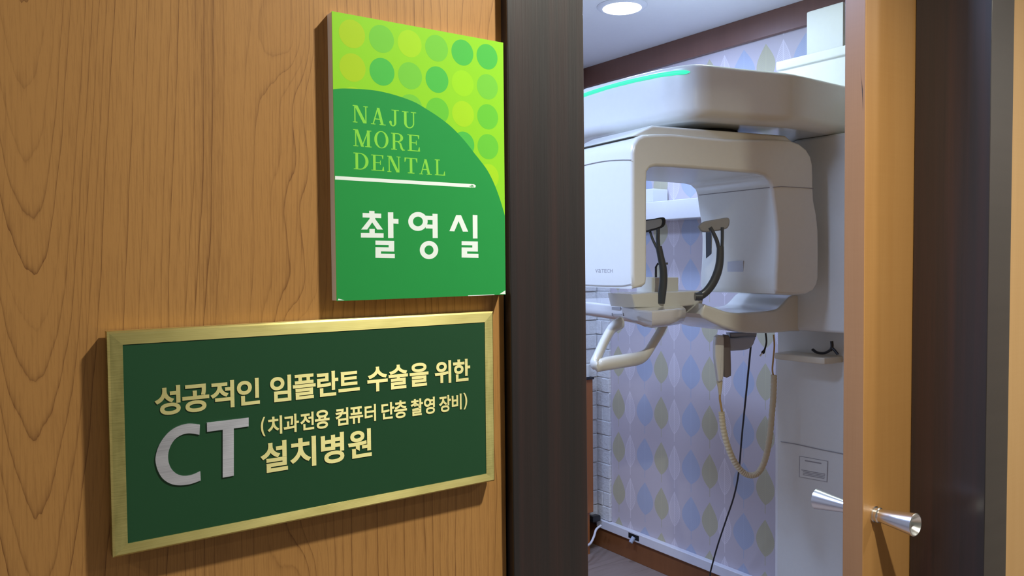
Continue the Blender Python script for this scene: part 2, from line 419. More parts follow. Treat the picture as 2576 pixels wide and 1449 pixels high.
# worn white corners
for tri in ([C2(1645, 1172), C2(1694, 1140), C2(1696, 1172)], [C2(240, 1226), C2(246, 1212), C2(300, 1226)], [C2(1370, 1184), C2(1500, 1179), C2(1600, 1175), C2(1600, 1181), C2(1500, 1184), C2(1372, 1189)]):
    q = [onY(*p, YS) for p in tri]
    for p in q: p.y = ly(3); p.z = max(p.z, sz0-.0002); p.x = min(p.x, sx1+.0002)
    f.poly(q, I['white'])
f.build('printed_face', SM, sign, smooth=0)
# serif lettering: strokes in a unit box
def serif(ch):
    P = []
    def rect(x0, x1, y0, y1): P.append([(x0, y0), (x1, y0), (x1, y1), (x0, y1)])
    def par(xa, xb, ya, yb, w): P.append([(xa, ya), (xa+w, ya), (xb+w, yb), (xb, yb)])
    def arc(cx, cy, rx, ry, rx2, ry2, a0, a1, n=24):
        for k in range(n):
            a, b = [math.radians(a0+(a1-a0)*j/n) for j in (k, k+1)]
            P.append([(cx+rx*math.cos(a), cy+ry*math.sin(a)), (cx+rx*math.cos(b), cy+ry*math.sin(b)), (cx+rx2*math.cos(b), cy+ry2*math.sin(b)), (cx+rx2*math.cos(a), cy+ry2*math.sin(a))])
    sh = .05
    if ch == 'N':
        rect(.10, .18, 0, 1); rect(.82, .90, 0, 1); par(.10, .68, 1, 0, .22); rect(0, .30, 0, sh); rect(0, .26, 1-sh, 1); rect(.70, 1, 1-sh, 1)
    if ch == 'A':
        par(.10, .44, 0, 1, .08); par(.68, .40, 0, 1, .19); rect(.25, .75, .30, .36); rect(0, .30, 0, sh); rect(.58, 1, 0, sh)
    if ch == 'J':
        rect(.50, .72, .24, 1); rect(.26, 1, 1-sh, 1); arc(.38, .24, .34, .24, .13, .18, 180, 360); arc(.14, .24, .13, .09, 0, 0, 0, 360)
    if ch == 'U':
        rect(.14, .32, .32, 1); rect(.77, .85, .32, 1); arc(.495, .32, .355, .32, .27, .255, 180, 360); arc(.495, .32, .355, .32, .175, .255, 180, 270); rect(0, .46, 1-sh, 1); rect(.62, 1, 1-sh, 1)
    if ch == 'M':
        rect(.10, .16, 0, 1); rect(.75, .91, 0, 1); par(.10, .42, 1, 0, .16); par(.44, .80, 0, 1, .06); rect(0, .27, 0, sh); rect(.64, 1, 0, sh); rect(0, .22, 1-sh, 1); rect(.80, 1, 1-sh, 1)
    if ch == 'O': arc(.5, .5, .5, .5, .31, .455, 0, 360, 40)
    if ch in 'RD':
        rect(.12, .30, 0, 1); rect(0, .42, 0, sh); rect(0, .5, 1-sh, 1)
    if ch == 'D': arc(.42, .5, .58, .5, .37, .45, -90, 90); rect(.28, .44, 0, sh); rect(.28, .44, 1-sh, 1)
    if ch == 'R':
        arc(.48, .74, .40, .26, .20, .205, -90, 90); rect(.28, .5, 1-.055, 1); rect(.28, .5, .48, .535)
        P.append([(.52, .50), (.72, .42), (.86, .10), (.95, .03), (1.0, .06), (1.0, 0), (.80, -.02), (.68, .10), (.60, .38), (.44, .48)])
    if ch in 'EL':
        rect(.14, .34, 0, 1); rect(0, 1, 0, sh); rect(0, .50, 1-sh, 1)
        P.append([(1, 0), (.97, .27), (.92, .27), (.84, sh), (.7, 0)])
    if ch == 'E':
        rect(.3, .95, 1-sh, 1); P.append([(.95, 1), (.93, .76), (.88, .76), (.82, 1-sh), (.7, 1)]); rect(.3, .72, .49, .54); rect(.68, .74, .38, .66)
    if ch == 'T':
        rect(.40, .60, 0, 1); rect(.24, .76, 0, sh); rect(0, 1, 1-sh, 1)
        P.append([(0, 1), (.0, .72), (.05, .72), (.14, 1-sh), (.2, 1)]); P.append([(1, 1), (1, .72), (.95, .72), (.86, 1-sh), (.8, 1)])
    return P
t = MB()
letters = [('N', 370, 502, 918, 1067), ('A', 527, 655, 936, 1083), ('J', 685, 772, 953, 1098), ('U', 798, 921, 970, 1114),
           ('M', 375, 532, 1128, 1274), ('O', 557, 680, 1138, 1288), ('R', 703, 822, 1157, 1302), ('E', 845, 953, 1171, 1312),
           ('D', 378, 507, 1328, 1472), ('E', 531, 642, 1345, 1499), ('N', 670, 786, 1356, 1508), ('T', 820, 931, 1371, 1524), ('A', 947, 1056, 1383, 1528), ('L', 1082, 1171, 1386, 1534)]
for i, (ch, x0, x1, yt, yb) in enumerate(letters):
    if i >= 8: yb = {8: 1380+93-1, 9: 1380+102, 10: 1380+115, 11: 1380+125, 12: 1380+135, 13: 1380+142}[i]
    xm = (x0+x1)/2
    a = onY(*C1(x0, (yt+yb)/2), YS).x; b = onY(*C1(x1, (yt+yb)/2), YS).x; zt = onY(*C1(xm, yt), YS).z; zb = onY(*C1(xm, yb), YS).z
    for pl in serif(ch): t.poly([(a+(b-a)*u, ly(3), zb+(zt-zb)*v) for u, v in pl], step=3e-7)
t.build('english_lettering', SG['light_text'], sign, smooth=0)
t = MB()
def px2(*pts): return [Vector((q.x, ly(3), q.z)) for q in (onY(*C2(*p), YS) for p in pts)]
t.poly(px2((217, 147), (1405, 218), (1424, 220), (1438, 230), (1436, 245), (1420, 250), (1405, 248), (217, 178)))
def ring2(cx, cy, rx, ry, ix, iy, n=48):
    e_ = lambda a, b: px2(*[(cx+a*math.cos(2*math.pi*k/n), cy+b*math.sin(2*math.pi*k/n)) for k in range(n)])
    t.ring(e_(rx, ry), e_(ix, iy))
for pl in ([(513, 450), (559, 452), (559, 478), (513, 476)], [(456, 468), (617, 474), (617, 514), (456, 507)], [(518, 500), (562, 502), (566, 522), (632, 612), (582, 612), (539, 550), (496, 612), (443, 612), (516, 520)],
           [(515, 607), (561, 607), (561, 650), (515, 650)], [(441, 642), (638, 645), (638, 683), (441, 681)], [(675, 463), (722, 463), (724, 686), (677, 686)], [(720, 518), (767, 520), (767, 563), (720, 560)],
           [(1004, 492), (1068, 496), (1068, 530), (1004, 528)], [(1004, 567), (1068, 570), (1068, 604), (1004, 602)], [(1062, 475), (1106, 477), (1108, 686), (1064, 686)],
           [(1268, 486), (1310, 487), (1372, 630), (1326, 630), (1289, 540), (1252, 628), (1209, 626)], [(1411, 485), (1452, 487), (1453, 690), (1413, 690)]):
    t.poly(px2(*pl), step=1e-6)
def rieul(p): # the S-shaped consonant as five bars: x0,x1 and five heights
    x0, x1, ya, yb, th, xe = p
    mid = (ya+yb)/2; s_ = lambda x: (x-x0)*.02
    for (a, b, c, d_) in ((x0, x1, ya, ya+th), (x1-48, x1, ya, mid+th/2), (x0, x1, mid-th/2, mid+th/2), (x0, x0+48, mid-th/2, yb), (x0, xe, yb-th, yb)):
        t.poly(px2((a, c+s_(a)), (b, c+s_(b)), (b, d_+s_(b)), (a, d_+s_(a))), step=1e-6)
rieul((567, 730, 708, 857, 36, 735)); rieul((1315, 1456, 713, 855, 34, 1461))
ring2(936, 542, 84, 82, 43, 42); ring2(1032, 790, 80, 79, 39, 40)
t.build('korean_lettering', SG['white'], sign, smooth=0)
t = MB()
for a, b, w in ((1390, 236, 4), (1404, 228, 5), (1404, 240, 5), (1413, 233, 4), (1416, 243, 4)):
    t.poly([q-Vector((0, .00003, 0)) for q in px2((a-w, b-w), (a+w, b-w), (a+w, b+w), (a-w, b+w))])
t.build('brush_marks', SG['deep'], sign, smooth=0)

# ------------------------------------------------------------------ brass plaque
PF = .6985
def pf(x, y): q = onY(x, y, YS); return Vector((q.x, PF, q.z))
bx0, bx1, bz0, bz1 = .1012, .4712, 1.1800, 1.3618
plq = thing('brass_plaque', 'dark green plaque in a brushed brass frame, lower of the two signs', 'sign', ((bx0+bx1)/2, YW, bz0))
ix0, ix1, iz0, iz1 = .1122, .4598, 1.1895, 1.3508
fr = MB(); bev = .0016; yb_ = YW-.0030
def frame_side(o0, o1, i0, i1, m):   # mitred frame bar: outer edge o0-o1, inner edge i0-i1
    cx, cz = (bx0+bx1)/2, (bz0+bz1)/2
    def inn(p): return Vector((p[0]+math.copysign(bev, cx-p[0]), PF, p[1]+math.copysign(bev, cz-p[1])))
    o0b, o1b = Vector((o0[0], PF+bev, o0[1])), Vector((o1[0], PF+bev, o1[1]))
    fr.add([inn(o0), inn(o1), Vector((i1[0], PF, i1[1])), Vector((i0[0], PF, i0[1])), o0b, o1b, Vector((o0[0], yb_, o0[1])), Vector((o1[0], yb_, o1[1])), Vector((i0[0], yb_, i0[1])), Vector((i1[0], yb_, i1[1]))],
           [(0, 1, 2, 3), (4, 5, 1, 0), (6, 7, 5, 4), (3, 2, 9, 8), (6, 8, 9, 7)], m)
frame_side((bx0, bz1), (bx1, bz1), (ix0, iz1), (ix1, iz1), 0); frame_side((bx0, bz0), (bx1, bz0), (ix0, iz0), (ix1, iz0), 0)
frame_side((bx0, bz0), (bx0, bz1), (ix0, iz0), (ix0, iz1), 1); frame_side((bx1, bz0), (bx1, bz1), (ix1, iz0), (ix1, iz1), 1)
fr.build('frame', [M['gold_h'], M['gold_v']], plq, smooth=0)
MB().box(ix0-.0003, ix1+.0003, PF+.0004, yb_-.0005, iz0-.0003, iz1+.0003).build('panel', M['plaque_green'], plq, smooth=0)
for x in (.13, .44):
    for z in (1.20, 1.34): MB().lathe((x, yb_-.002, z), (0, 1, 0), [(0, .006), (.0052, .006)], 16).build('standoff', M['core'], plq)
# lettering from the built-in font's outlines, each glyph fitted to its measured box
_fc = bpy.data.curves.new('glyph', 'FONT'); _fo = bpy.data.objects.new('glyph', _fc); COL.objects.link(_fo)
_cache = {}
def glyph(ch, off):
    if (ch, off) not in _cache:
        _fc.body = ch; _fc.offset = off; _fc.extrude = 0; _fc.resolution_u = 6; bpy.context.view_layer.update()
        me = bpy.data.meshes.new_from_object(_fo.evaluated_get(bpy.context.evaluated_depsgraph_get()))
        V_ = [(v.co.x, v.co.y) for v in me.vertices]; F_ = [tuple(p.vertices) for p in me.polygons]; bpy.data.meshes.remove(me)
        xs = [v[0] for v in V_]; ys = [v[1] for v in V_]
        _cache[ch, off] = ([((x-min(xs))/(max(xs)-min(xs)), (y-min(ys))/(max(ys)-min(ys))) for x, y in V_], F_)
    return _cache[ch, off]
D3 = lambda x, y: (360+x/4.025, 880+y/4.025)
D4 = lambda x, y: (640+x/4.391, 880+y/4.391)
def row(name, items, mat, off, depth=.0004):
    t = MB()
    for ch, x0, x1, yt, yb, K in items:
        xm, ym = (x0+x1)/2, (yt+yb)/2
        a, b, zt, zb = pf(*K(x0, ym)).x, pf(*K(x1, ym)).x, pf(*K(xm, yt)).z, pf(*K(xm, yb)).z
        V_, F_ = glyph(ch, off); V_ = [(a+(b-a)*u, PF-depth*.1, zb+(zt-zb)*v) for u, v in V_]
        t.add(V_+[q+Vector((0, .0003, 0)) for q in map(Vector, V_)], F_+[tuple(i+len(V_) for i in g) for g in F_])
    return t.build(name, mat, plq, smooth=0)
row('top_lettering', [(*g, D3) for g in (('성', 113, 375, 364, 657), ('공', 393, 665, 348, 627), ('적', 678, 918, 313, 590), ('인', 945, 1175, 291, 556))] +
    [(*g, D4) for g in (('임', 168, 400, 281, 570), ('플', 418, 670, 267, 541), ('란', 685, 920, 236, 510), ('트', 920, 1155, 238, 457), ('수', 1240, 1465, 185, 457), ('술', 1475, 1688, 163, 429), ('을', 1707, 1915, 143, 401), ('위', 1985, 2165, 120, 371), ('한', 2187, 2375, 103, 346))], M['gold_txt'], .026)
row('middle_lettering', [(*g, D4) for g in (('(', 65, 115, 740, 954), ('치', 140, 300, 730, 932), ('과', 317, 485, 709, 911), ('전', 500, 652, 688, 882), ('용', 662, 823, 663, 868), ('컴', 890, 1030, 639, 832), ('퓨', 1042, 1193, 627, 811), ('터', 1210, 1335, 603, 790), ('단', 1395, 1535, 580, 761), ('층', 1535, 1677, 558, 752), ('촬', 1717, 1855, 540, 724), ('영', 1865, 1985, 522, 707), ('장', 2032, 2163, 502, 685), ('비', 2172, 2280, 487, 662), (')', 2302, 2342, 473, 655))], M['gold_txt'], .024)
row('bottom_lettering', [(*g, D4) for g in (('설', 62, 362, 1010, 1344), ('치', 388, 675, 964, 1296), ('병', 728, 985, 918, 1250), ('원', 1028, 1287, 878, 1188))], M['gold_txt'], .026)
bpy.data.objects.remove(_fo)
t = MB()
Cpts = [(570, 755), (500, 745), (430, 747), (340, 775), (260, 825), (190, 905), (145, 990), (122, 1080), (125, 1150), (150, 1230), (195, 1300), (260, 1345), (330, 1365), (410, 1365), (490, 1350), (578, 1318)]
Cin = [(574, 1225), (500, 1258), (430, 1272), (380, 1268), (330, 1248), (285, 1205), (258, 1150), (248, 1085), (255, 1020), (280, 955), (320, 900), (380, 860), (440, 843), (500, 845), (565, 857)]
def sil(pts): 
    for q in pts: q.y = PF-.00035
    return pts
t.prism(sil(smoothline([pf(*D3(*p)) for p in Cpts], 4)+smoothline([pf(*D3(*p)) for p in Cin], 4)), (0, .0009, 0))
t.prism(sil([pf(*D3(*p)) for p in ((640, 735), (1062, 683), (1062, 772), (912, 792), (912, 1270), (800, 1290), (800, 806), (642, 827))]), (0, .0009, 0))
t.build('silver_lettering', M['silver'], plq, smooth=0)['label'] = 'large brushed silver letters'

# ------------------------------------------------------------------ room: downlight
cl = thing('ceiling_light', 'round recessed downlight glowing white in the room ceiling', 'ceiling light', (2.073, 2.197, CH))
t = MB(); t.lathe((2.073, 2.197, CH-.008), (0, 0, 1), [(0, .070), (-.002, .078), (.001, .089), (.006, .094), (.008, .094)], 48)
t.build('trim_ring', M['raceway'], cl)
MB().lathe((2.073, 2.197, CH-.0145), (0, 0, 1), [(.004, .004), (.002, .066), (.0045, .0715), (.0065, .0715)], 48).build('diffuser', M['lampface'], cl)
# ------------------------------------------------------------------ room: scanner
sc = thing('dental_scanner', 'tall white dental X-ray scanner with U-shaped head and teal light strip', 'scanner', (2.45, 1.48, 0))
WH = M['white']
# column against the wall
t = MB(); t.rprism([(2.36, 1.722, 0), (2.36, 1.20, 0), (2.565, 1.20, 0), (2.565, 1.722, 0)], (0, 0, 2.088), .006)
colm = t.build('column', WH, sc)
# side rail of the column
MB().box(2.364, 2.40, 1.722, 1.735, .02, 1.07).build('side_rail', M['white_gloss'], colm, bevel=.002)
t = MB(); q = [onX(x, y, 2.3585) for x, y in ((1964, 1111), (2000, 1117), (2060, 1130), (2122, 1142))]; t.tube(q, .0016, 6); t.build('joint_line', M['seam'], colm)
t = MB(); t.rprism([(2.352, 1.725, 2.064), (2.352, 1.20, 2.064), (2.565, 1.20, 2.064), (2.565, 1.725, 2.064)], (0, 0, .03), .004); t.build('top_cap', WH, colm)
t = MB(); t.rprism([(2.40, 1.638, 2.088), (2.40, 1.505, 2.088), (2.59, 1.505, 2.088), (2.59, 1.638, 2.088)], (0, 0, .163), .006); t.build('cable_box', WH, colm)
# label plate with small grey print
lab = MB(); L = lambda x, y: onX(x, y, 2.359)
o_ = [L(2011, 1147), L(2083, 1160), L(2081, 1213), L(2010, 1200)]; cen = sum(o_, Vector())/4
i_ = [cen+(p-cen)*.95 for p in o_]
lab.ring(o_, i_, 1); lab.poly([p-Vector((.0002, 0, 0)) for p in i_], 0)
for v0, v1, u0, u1 in ((.14, .20, .2, .78), (.62, .66, .08, .92), (.69, .73, .14, .92), (.76, .80, .14, .92), (.83, .87, .14, .9)):
    P2 = lambda u, v: (o_[0]*(1-u)+o_[1]*u)*(1-v)+(o_[3]*(1-u)+o_[2]*u)*v-Vector((.0005, 0, 0))
    lab.poly([P2(u0, v0), P2(u1, v0), P2(u1, v1), P2(u0, v1)], 1)
lab.build('label_plate', [M['white'], M['seam']], colm, smooth=0)
# carriage that rides on the column
t = MB(); zb, zt = onX(2090, 838, 2.25).z, 1.80
t.rprism([(2.25, 1.575, zb), (2.25, 1.18, zb), (2.36, 1.18, zb), (2.36, 1.66, zb), (2.30, 1.65, zb)], (0, 0, zt-zb), .012); t.build('carriage', WH, sc)
# head arm: outline in plan, rounded over at both rims
ZA = 1.951
plan = [(1.640, 1.912), (1.642, 1.80), (1.648, 1.69), (1.656, 1.60), (1.667, 1.552), (1.687, 1.512), (1.712, 1.496), (1.741, 1.488), (1.846, 1.468), (1.958, 1.440), (2.0, 1.430), (2.033, 1.4265), (2.09, 1.4265), (2.153, 1.4277), (2.287, 1.431), (2.37, 1.431), (2.37, 2.0), (1.72, 2.03), (1.665, 2.0)]
zlow = 1.800
t = MB(); t.rprism([(x, y, zlow) for x, y in plan], (0, 0, ZA-zlow+.004), .034, 6, b1=.012)
arm = t.build('head_arm', WH, sc, smooth=60)
led = smoothline([onV(x, y, (1.638, 1.912), 94) for x, y in ((1462, 241), (1500, 229), (1550, 214), (1600, 201), (1650, 190), (1690, 185))], 4)
lp = []
for x, y in ((1464, 241), (1500, 229), (1550, 214), (1600, 201.5), (1650, 191), (1700, 183.5), (1736, 181)):
    best = None
    d = ray(x, y)          # meet the outline's upright face
    for (ax, ay), (bx, by) in zip(plan, plan[1:7]):
        n = Vector((-(by-ay), bx-ax, 0)); k = (Vector((ax, ay, 0))-CAM).dot(n)/d.dot(n); p = CAM+d*k
        u = ((p.x-ax)*(bx-ax)+(p.y-ay)*(by-ay))/((bx-ax)**2+(by-ay)**2)
        if -.3 <= u <= 1.02 and best is None: best = p
    if best: lp.append(best)
t = MB(); t.tube(smoothline(lp, 4), [.0060]*(len(smoothline(lp, 4))-2)+[.004, .001], 10); t.build('light_strip', M['led'], arm)
# bearing between arm and rotating head
t = MB(); t.lathe((1.90, 1.66, 1.74), (0, 0, 1), [(0, .10), (.02, .11), (.05, .11), (.07, .10)], 48); be = t.build('bearing', M['blackp'], sc)
# rotating head: U-shaped outline on its near face, swept back
G0, GA = (1.478, 1.53), -6
prof = [(1592, 727), (1590, 690), (1590, 600), (1590, 480), (1590, 420), (1590, 385), (1594, 362), (1604, 346), (1620, 338), (1650, 336), (1693, 336), (1760, 343), (1827, 349), (1900, 350), (1960, 350), (1990, 353), (2012, 361), (2030, 375), (2041, 393), (2046, 415), (2047, 440), (2047, 470), (2049, 505), (2056, 540), (2060, 580), (2061, 640), (2060, 700), (2056, 718), (2046, 732), (2030, 740), (2000, 743), (1970, 742), (1955, 739), (1951, 725), (1952, 690), (1955, 640), (1956, 590), (1952, 540), (1946, 500), (1943, 472), (1938, 455), (1925, 442), (1905, 437), (1860, 433), (1800, 428), (1700, 421), (1650, 419), (1637, 423), (1630, 433), (1629, 460), (1629, 560), (1629, 700), (1627, 714), (1618, 722)]
gp = [onV(x, y, G0, GA) for x, y in prof]
gv = Vector((math.sin(math.radians(-GA)), math.cos(math.radians(-GA)), 0))
t = MB(); t.rprism(gp, gv*.325, .010, 4); gan = t.build('rotating_head', WH, sc, smooth=50)
t = MB(); t.rprism([onV(x, y, G0, GA)+gv*.02 for x, y in ((1600, 340), (1655, 312), (1990, 338), (2020, 365))], gv*.29, .008); t.build('head_cover', WH, gan)
# seams, sensor slit, beam window and maker's lettering on the head
gu = Vector((math.cos(math.radians(GA)), math.sin(math.radians(GA)), 0))
qs = onV(1943, 471, G0, GA); t = MB(); t.tube([qs-gu*.001+gv*.01, qs-gu*.001+gv*.31], .0014, 6)
t.tube([onV(x, y, G0, GA)-gv*.0003 for x, y in ((1944, 471), (1965, 469), (2000, 471), (2046, 474))], .0014, 6); t.build('seam', M['seam'], gan)
qi = onV(1955, 600, G0, GA)
def inner(x, y): return onV(x, y, (qi.x-.0012, qi.y), 90+GA)   # on the inner face of the tube housing
t = MB(); t.prism([inner(*p) for p in ((1775, 548), (1789, 560), (1789, 638), (1776, 650))], gu*.001); t.build('sensor_slit', M['blackp'], gan)
t = MB(); t.prism(smoothline([inner(*p)-gu*.0030 for p in ((1836, 658), (1868, 656), (1871, 662), (1871, 702), (1866, 708), (1834, 705), (1832, 699), (1832, 662))], 3, True), gu*.004); t.build('beam_window', M['slit'], gan)
ql = onV(1590, 600, G0, GA)
def front(x, y): return onV(x, y, (ql.x-.0006, ql.y), 90+GA)
fcv = bpy.data.curves.new('logo', 'FONT'); fo = bpy.data.objects.new('logo', fcv); COL.objects.link(fo)
t = MB(); x = 1497.5
for ch, wd in (('v', 7.2), ('a', 7.2), ('T', 7.2), ('E', 6.6), ('C', 6.8), ('H', 7.4)):
    fcv.body = ch; fcv.offset = .005; bpy.context.view_layer.update()
    me = bpy.data.meshes.new_from_object(fo.evaluated_get(bpy.context.evaluated_depsgraph_get()))
    xs = [v.co.x for v in me.vertices]; ys = [v.co.y for v in me.vertices]
    fit = lambda v: front(x+(v.co.x-min(xs))/(max(xs)-min(xs))*(wd-.6), 686.2-(v.co.y-min(ys))/(max(ys)-min(ys))*9.4)
    t.add([fit(v) for v in me.vertices], [tuple(p.vertices) for p in me.polygons]); bpy.data.meshes.remove(me); x += wd+.4
bpy.data.objects.remove(fo)
t.build('maker_lettering', M['seam'], gan, smooth=0)
t = MB(); t.tube(smoothline([front(*p) for p in ((1420, 428), (1475, 414), (1520, 405), (1560, 402), (1588, 402))], 3), .0009, 6); t.build('front_seam', M['seam'], gan, smooth=0)
t = MB(); t.tube(smoothline([front(*p) for p in ((1440, 714), (1500, 717), (1560, 718), (1588, 714))], 3), .0008, 6); t.build('front_seam', M['seam'], gan)
# patient console: curved support arm, tray, block, handle, temple rests
A0, AA = (2.255, 1.565), -12
def sw(x, y): return onV(x, y, A0, AA)
sv = Vector((math.sin(math.radians(12)), math.cos(math.radians(12)), 0))
spr = smoothline([sw(*p) for p in ((1772, 764), (1800, 774), (1830, 784), (1862, 787), (1920, 783), (1952, 779), (1968, 768), (1984, 750), (1996, 742))], 3) + smoothline([sw(*p) for p in ((2012, 742), (2016, 790), (2014, 834))], 2) + smoothline([sw(*p) for p in ((1990, 834), (1940, 838), (1880, 838), (1840, 830), (1800, 815), (1770, 800))], 3) + [sw(1764, 790)]
t = MB(); t.rprism(spr, sv*.27, .009, 5); con = t.build('console_arm', WH, sc, smooth=50)
ZT = onV(1600, 778, (1.62, 1.66), 0).z
top = [onZ(x, y, ZT) for x, y in ((1440, 756), (1500, 762), (1560, 769), (1590, 774), (1605, 779), (1640, 782), (1690, 778), (1725, 773.5))]
back = [(1.90, 1.75), (2.05, 1.86), (2.05, 2.25), (1.84, 2.26)]
t = MB(); hh = .052
outl = [Vector((p.x, p.y, ZT-hh)) for p in top]+[Vector((x, y, ZT-hh)) for x, y in back]
t.rprism(outl, (0, 0, hh), .030, 5, b1=.007)
tray = t.build('console_tray', M['white_gloss'], sc, smooth=60)
# raised ridge and chin block on the tray
R0 = (1.74, 1.70)
rw = [onV(x, y, R0, -4) for x, y in ((1598, 774), (1590, 740), (1640, 736), (1775, 731), (1768, 766), (1690, 775))]
t = MB(); t.rprism(rw, Vector((0, .11, 0)), .006); t.build('ridge', WH, tray)
cb = [onV(x, y, (1.80, 1.74), -4) for x, y in ((1640, 742), (1641, 697), (1708, 697), (1708, 742))]
t = MB(); t.rprism(cb, Vector((0, .07, 0)), .005); chin = t.build('chin_block', WH, tray)
t = MB(); t.tube([atD(*p, 2.46) for p in ((1650, 700), (1650, 672), (1654, 664), (1680, 663))], .0035, 8); t.build('bite_rod', M['blackp'], chin)
t = MB(); fr_ = lambda x, y: onV(x, y, (top[2].x-.002, top[2].y), math.degrees(math.atan2(top[1].y-top[3].y, top[1].x-top[3].x)))
t.prism([fr_(*p) for p in ((1540, 772), (1562, 772), (1562, 779), (1540, 779))], (-.002, 0, 0)); t.build('socket_cover', M['seam'], tray)
t = MB()
for a in (1539, 1567): t.prism([fr_(*p) for p in ((a, 787), (a+2, 787), (a+2, 795), (a, 795))], (-.001, 0, 0))
t.prism([fr_(*p) for p in ((1543, 790), (1564, 790.5), (1564, 792), (1543, 791.5))], (-.001, 0, 0)); t.build('printed_mark', M['seam'], tray)
hd = [atD(*p) for p in ((1562, 812, 2.36), (1540, 826, 2.33), (1520, 860, 2.29), (1504, 895, 2.25), (1496, 912, 2.24), (1503, 919, 2.235), (1530, 914, 2.25), (1575, 907, 2.30), (1608, 901, 2.36), (1626, 890, 2.39), (1642, 866, 2.41), (1660, 836, 2.43), (1670, 815, 2.44))]
t = MB(); t.tube(smoothline(hd, 5), .0200, 16, flat=(RT, .66)); t.build('handle', M['white'], tray, smooth=60)
def rest(name, path, radii, pad, lab):
    t = MB(); t.tube(smoothline([atD(*p) for p in path], 5), sum(([a+(b-a)*k/5 for k in range(5)] for a, b in zip(radii, radii[1:])), [])+[radii[-1]], 12, flat=(FW, .6))
    return t
t = rest('', [(1664, 764, 2.40), (1666, 735, 2.40), (1669, 705, 2.40), (1668, 675, 2.40), (1662, 645, 2.40), (1657, 620, 2.40)], [.010, .0128, .0125, .0118, .0105, .010], None, '')
t.tube(smoothline([atD(*p) for p in ((1657, 625, 2.40), (1655, 600, 2.40), (1656, 570, 2.40))], 4), .0062, 10); t.tube(smoothline([atD(*p) for p in ((1654, 628, 2.40), (1641, 600, 2.41), (1633, 575, 2.42))], 4), .0042, 10)
lr = t.build('temple_rest', M['charcoal'], sc, smooth=60)
pd = [atD(*p) for p in ((1618, 556, 2.42), (1645, 550, 2.40), (1668, 546, 2.39), (1675, 552, 2.39), (1674, 564, 2.39), (1666, 573, 2.39), (1640, 581, 2.40), (1618, 584, 2.42))]
t = MB(); t.rprism(smoothline(pd, 3, True), Vector(FW)*.02, .005); pm = t.build('rest_pad', M['blackp'], lr)
t = MB(); t.rprism([sum(pd, Vector())/8+(p-sum(pd, Vector())/8)*.74-FW*.002-RT*.004 for p in smoothline(pd, 3, True)], Vector(FW)*.004, .0012); t.build('pad_insert', M['pad'], lr)
t = rest('', [(1753, 748, 2.38), (1774, 736, 2.38), (1792, 714, 2.38), (1805, 685, 2.38), (1811, 655, 2.38), (1812, 620, 2.38)], [.0135, .0125, .013, .013, .0120, .011], None, '')
t.tube(smoothline([atD(*p) for p in ((1816, 628, 2.38), (1817, 600, 2.38), (1817, 572, 2.38))], 4), .005, 10); t.tube(smoothline([atD(*p) for p in ((1809, 630, 2.38), (1803, 605, 2.38), (1792, 582, 2.38), (1786, 572, 2.38))], 4), .0062, 10)
t.tube([atD(1748, 746, 2.375), atD(1766, 746, 2.375)], .0125, 12)
rr = t.build('temple_rest', M['charcoal'], sc, smooth=60)
pd = [atD(*p) for p in ((1758, 568, 2.38), (1772, 557, 2.38), (1800, 552, 2.38), (1828, 547, 2.38), (1836, 552, 2.38), (1835, 566, 2.38), (1826, 576, 2.38), (1795, 582, 2.38), (1768, 583, 2.38), (1760, 576, 2.38))]
t = MB(); t.rprism(smoothline(pd, 3, True), Vector(FW)*.02, .005); t.build('rest_pad', M['pad'], rr)
# accessory shelf on the column
sz = onX(1950, 893, 2.27).z
t = MB(); t.rprism([(2.275, 1.672, sz-.014), (2.268, 1.655, sz-.014), (2.268, 1.50, sz-.014), (2.275, 1.485, sz-.014), (2.30, 1.475, sz-.014), (2.362, 1.475, sz-.014), (2.362, 1.675, sz-.014), (2.30, 1.678, sz-.014)], (0, 0, .021), .004)
shelf = t.build('accessory_shelf', M['cream'], sc)
# ------------------------------------------------------------------ loose things round the scanner
hb = onX(2075, 890, 2.30)
hp = thing('chin_rest', 'small black forked chin rest lying on the scanner accessory shelf', 'chin rest', (hb.x, hb.y, sz+.007))
t = MB(); K = lambda x, y: onX(x, y, 2.31)
t.tube(smoothline([K(2044, 879), K(2056, 887), K(2075, 888), (K(2090, 880))], 4), .0062, 10, flat=(UP, .7))
t.tube(smoothline([K(2089, 882), K(2093, 872), K(2092, 858)], 4), .0052, 10); t.tube(smoothline([K(2092, 874), K(2100, 882), K(2108, 892)], 4), .0045, 10); t.build('fork', M['blackp'], hp, smooth=60)
hk = thing('exposure_switch', 'grey and white handheld switch on a holder below the scanner arm with cream hose', 'hand switch', tuple(atD(1850, 870, 2.62)))
hD = 2.60
t = MB(); t.rprism(smoothline([atD(*p, hD) for p in ((1826, 852), (1850, 850), (1898, 846), (1899, 858), (1892, 872), (1878, 880), (1855, 882), (1830, 880))], 2, True), Vector(FW)*.07, .006); t.build('holder', M['grey'], hk)
t = MB(); t.rprism([atD(*p, hD+.01) for p in ((1836, 838), (1905, 836), (1903, 849), (1838, 849))], Vector(FW)*.05, .004); t.build('holder_bracket', M['grey'], hk)
t = MB(); t.rprism(smoothline([atD(*p, hD-.02) for p in ((1801, 848), (1815, 844), (1822, 850), (1822, 900), (1821, 945), (1817, 958), (1808, 960), (1805, 940), (1799, 895))], 2, True), Vector(FW)*.035, .006); sw_ = t.build('switch_body', M['white'], hk)
t = MB(); t.rprism(smoothline([atD(*p, hD-.005) for p in ((1819, 848), (1830, 843), (1837, 850), (1839, 890), (1840, 940), (1837, 947), (1822, 948), (1820, 900))], 2, True), Vector(FW)*.03, .005); t.build('switch_grip', M['dgrey'], hk)
t = MB(); t.tube([atD(1810, 957, hD), atD(1811, 975, hD), atD(1811, 993, hD)], [.0105, .0075, .004], 12); t.build('strain_relief', M['hose'], hk)
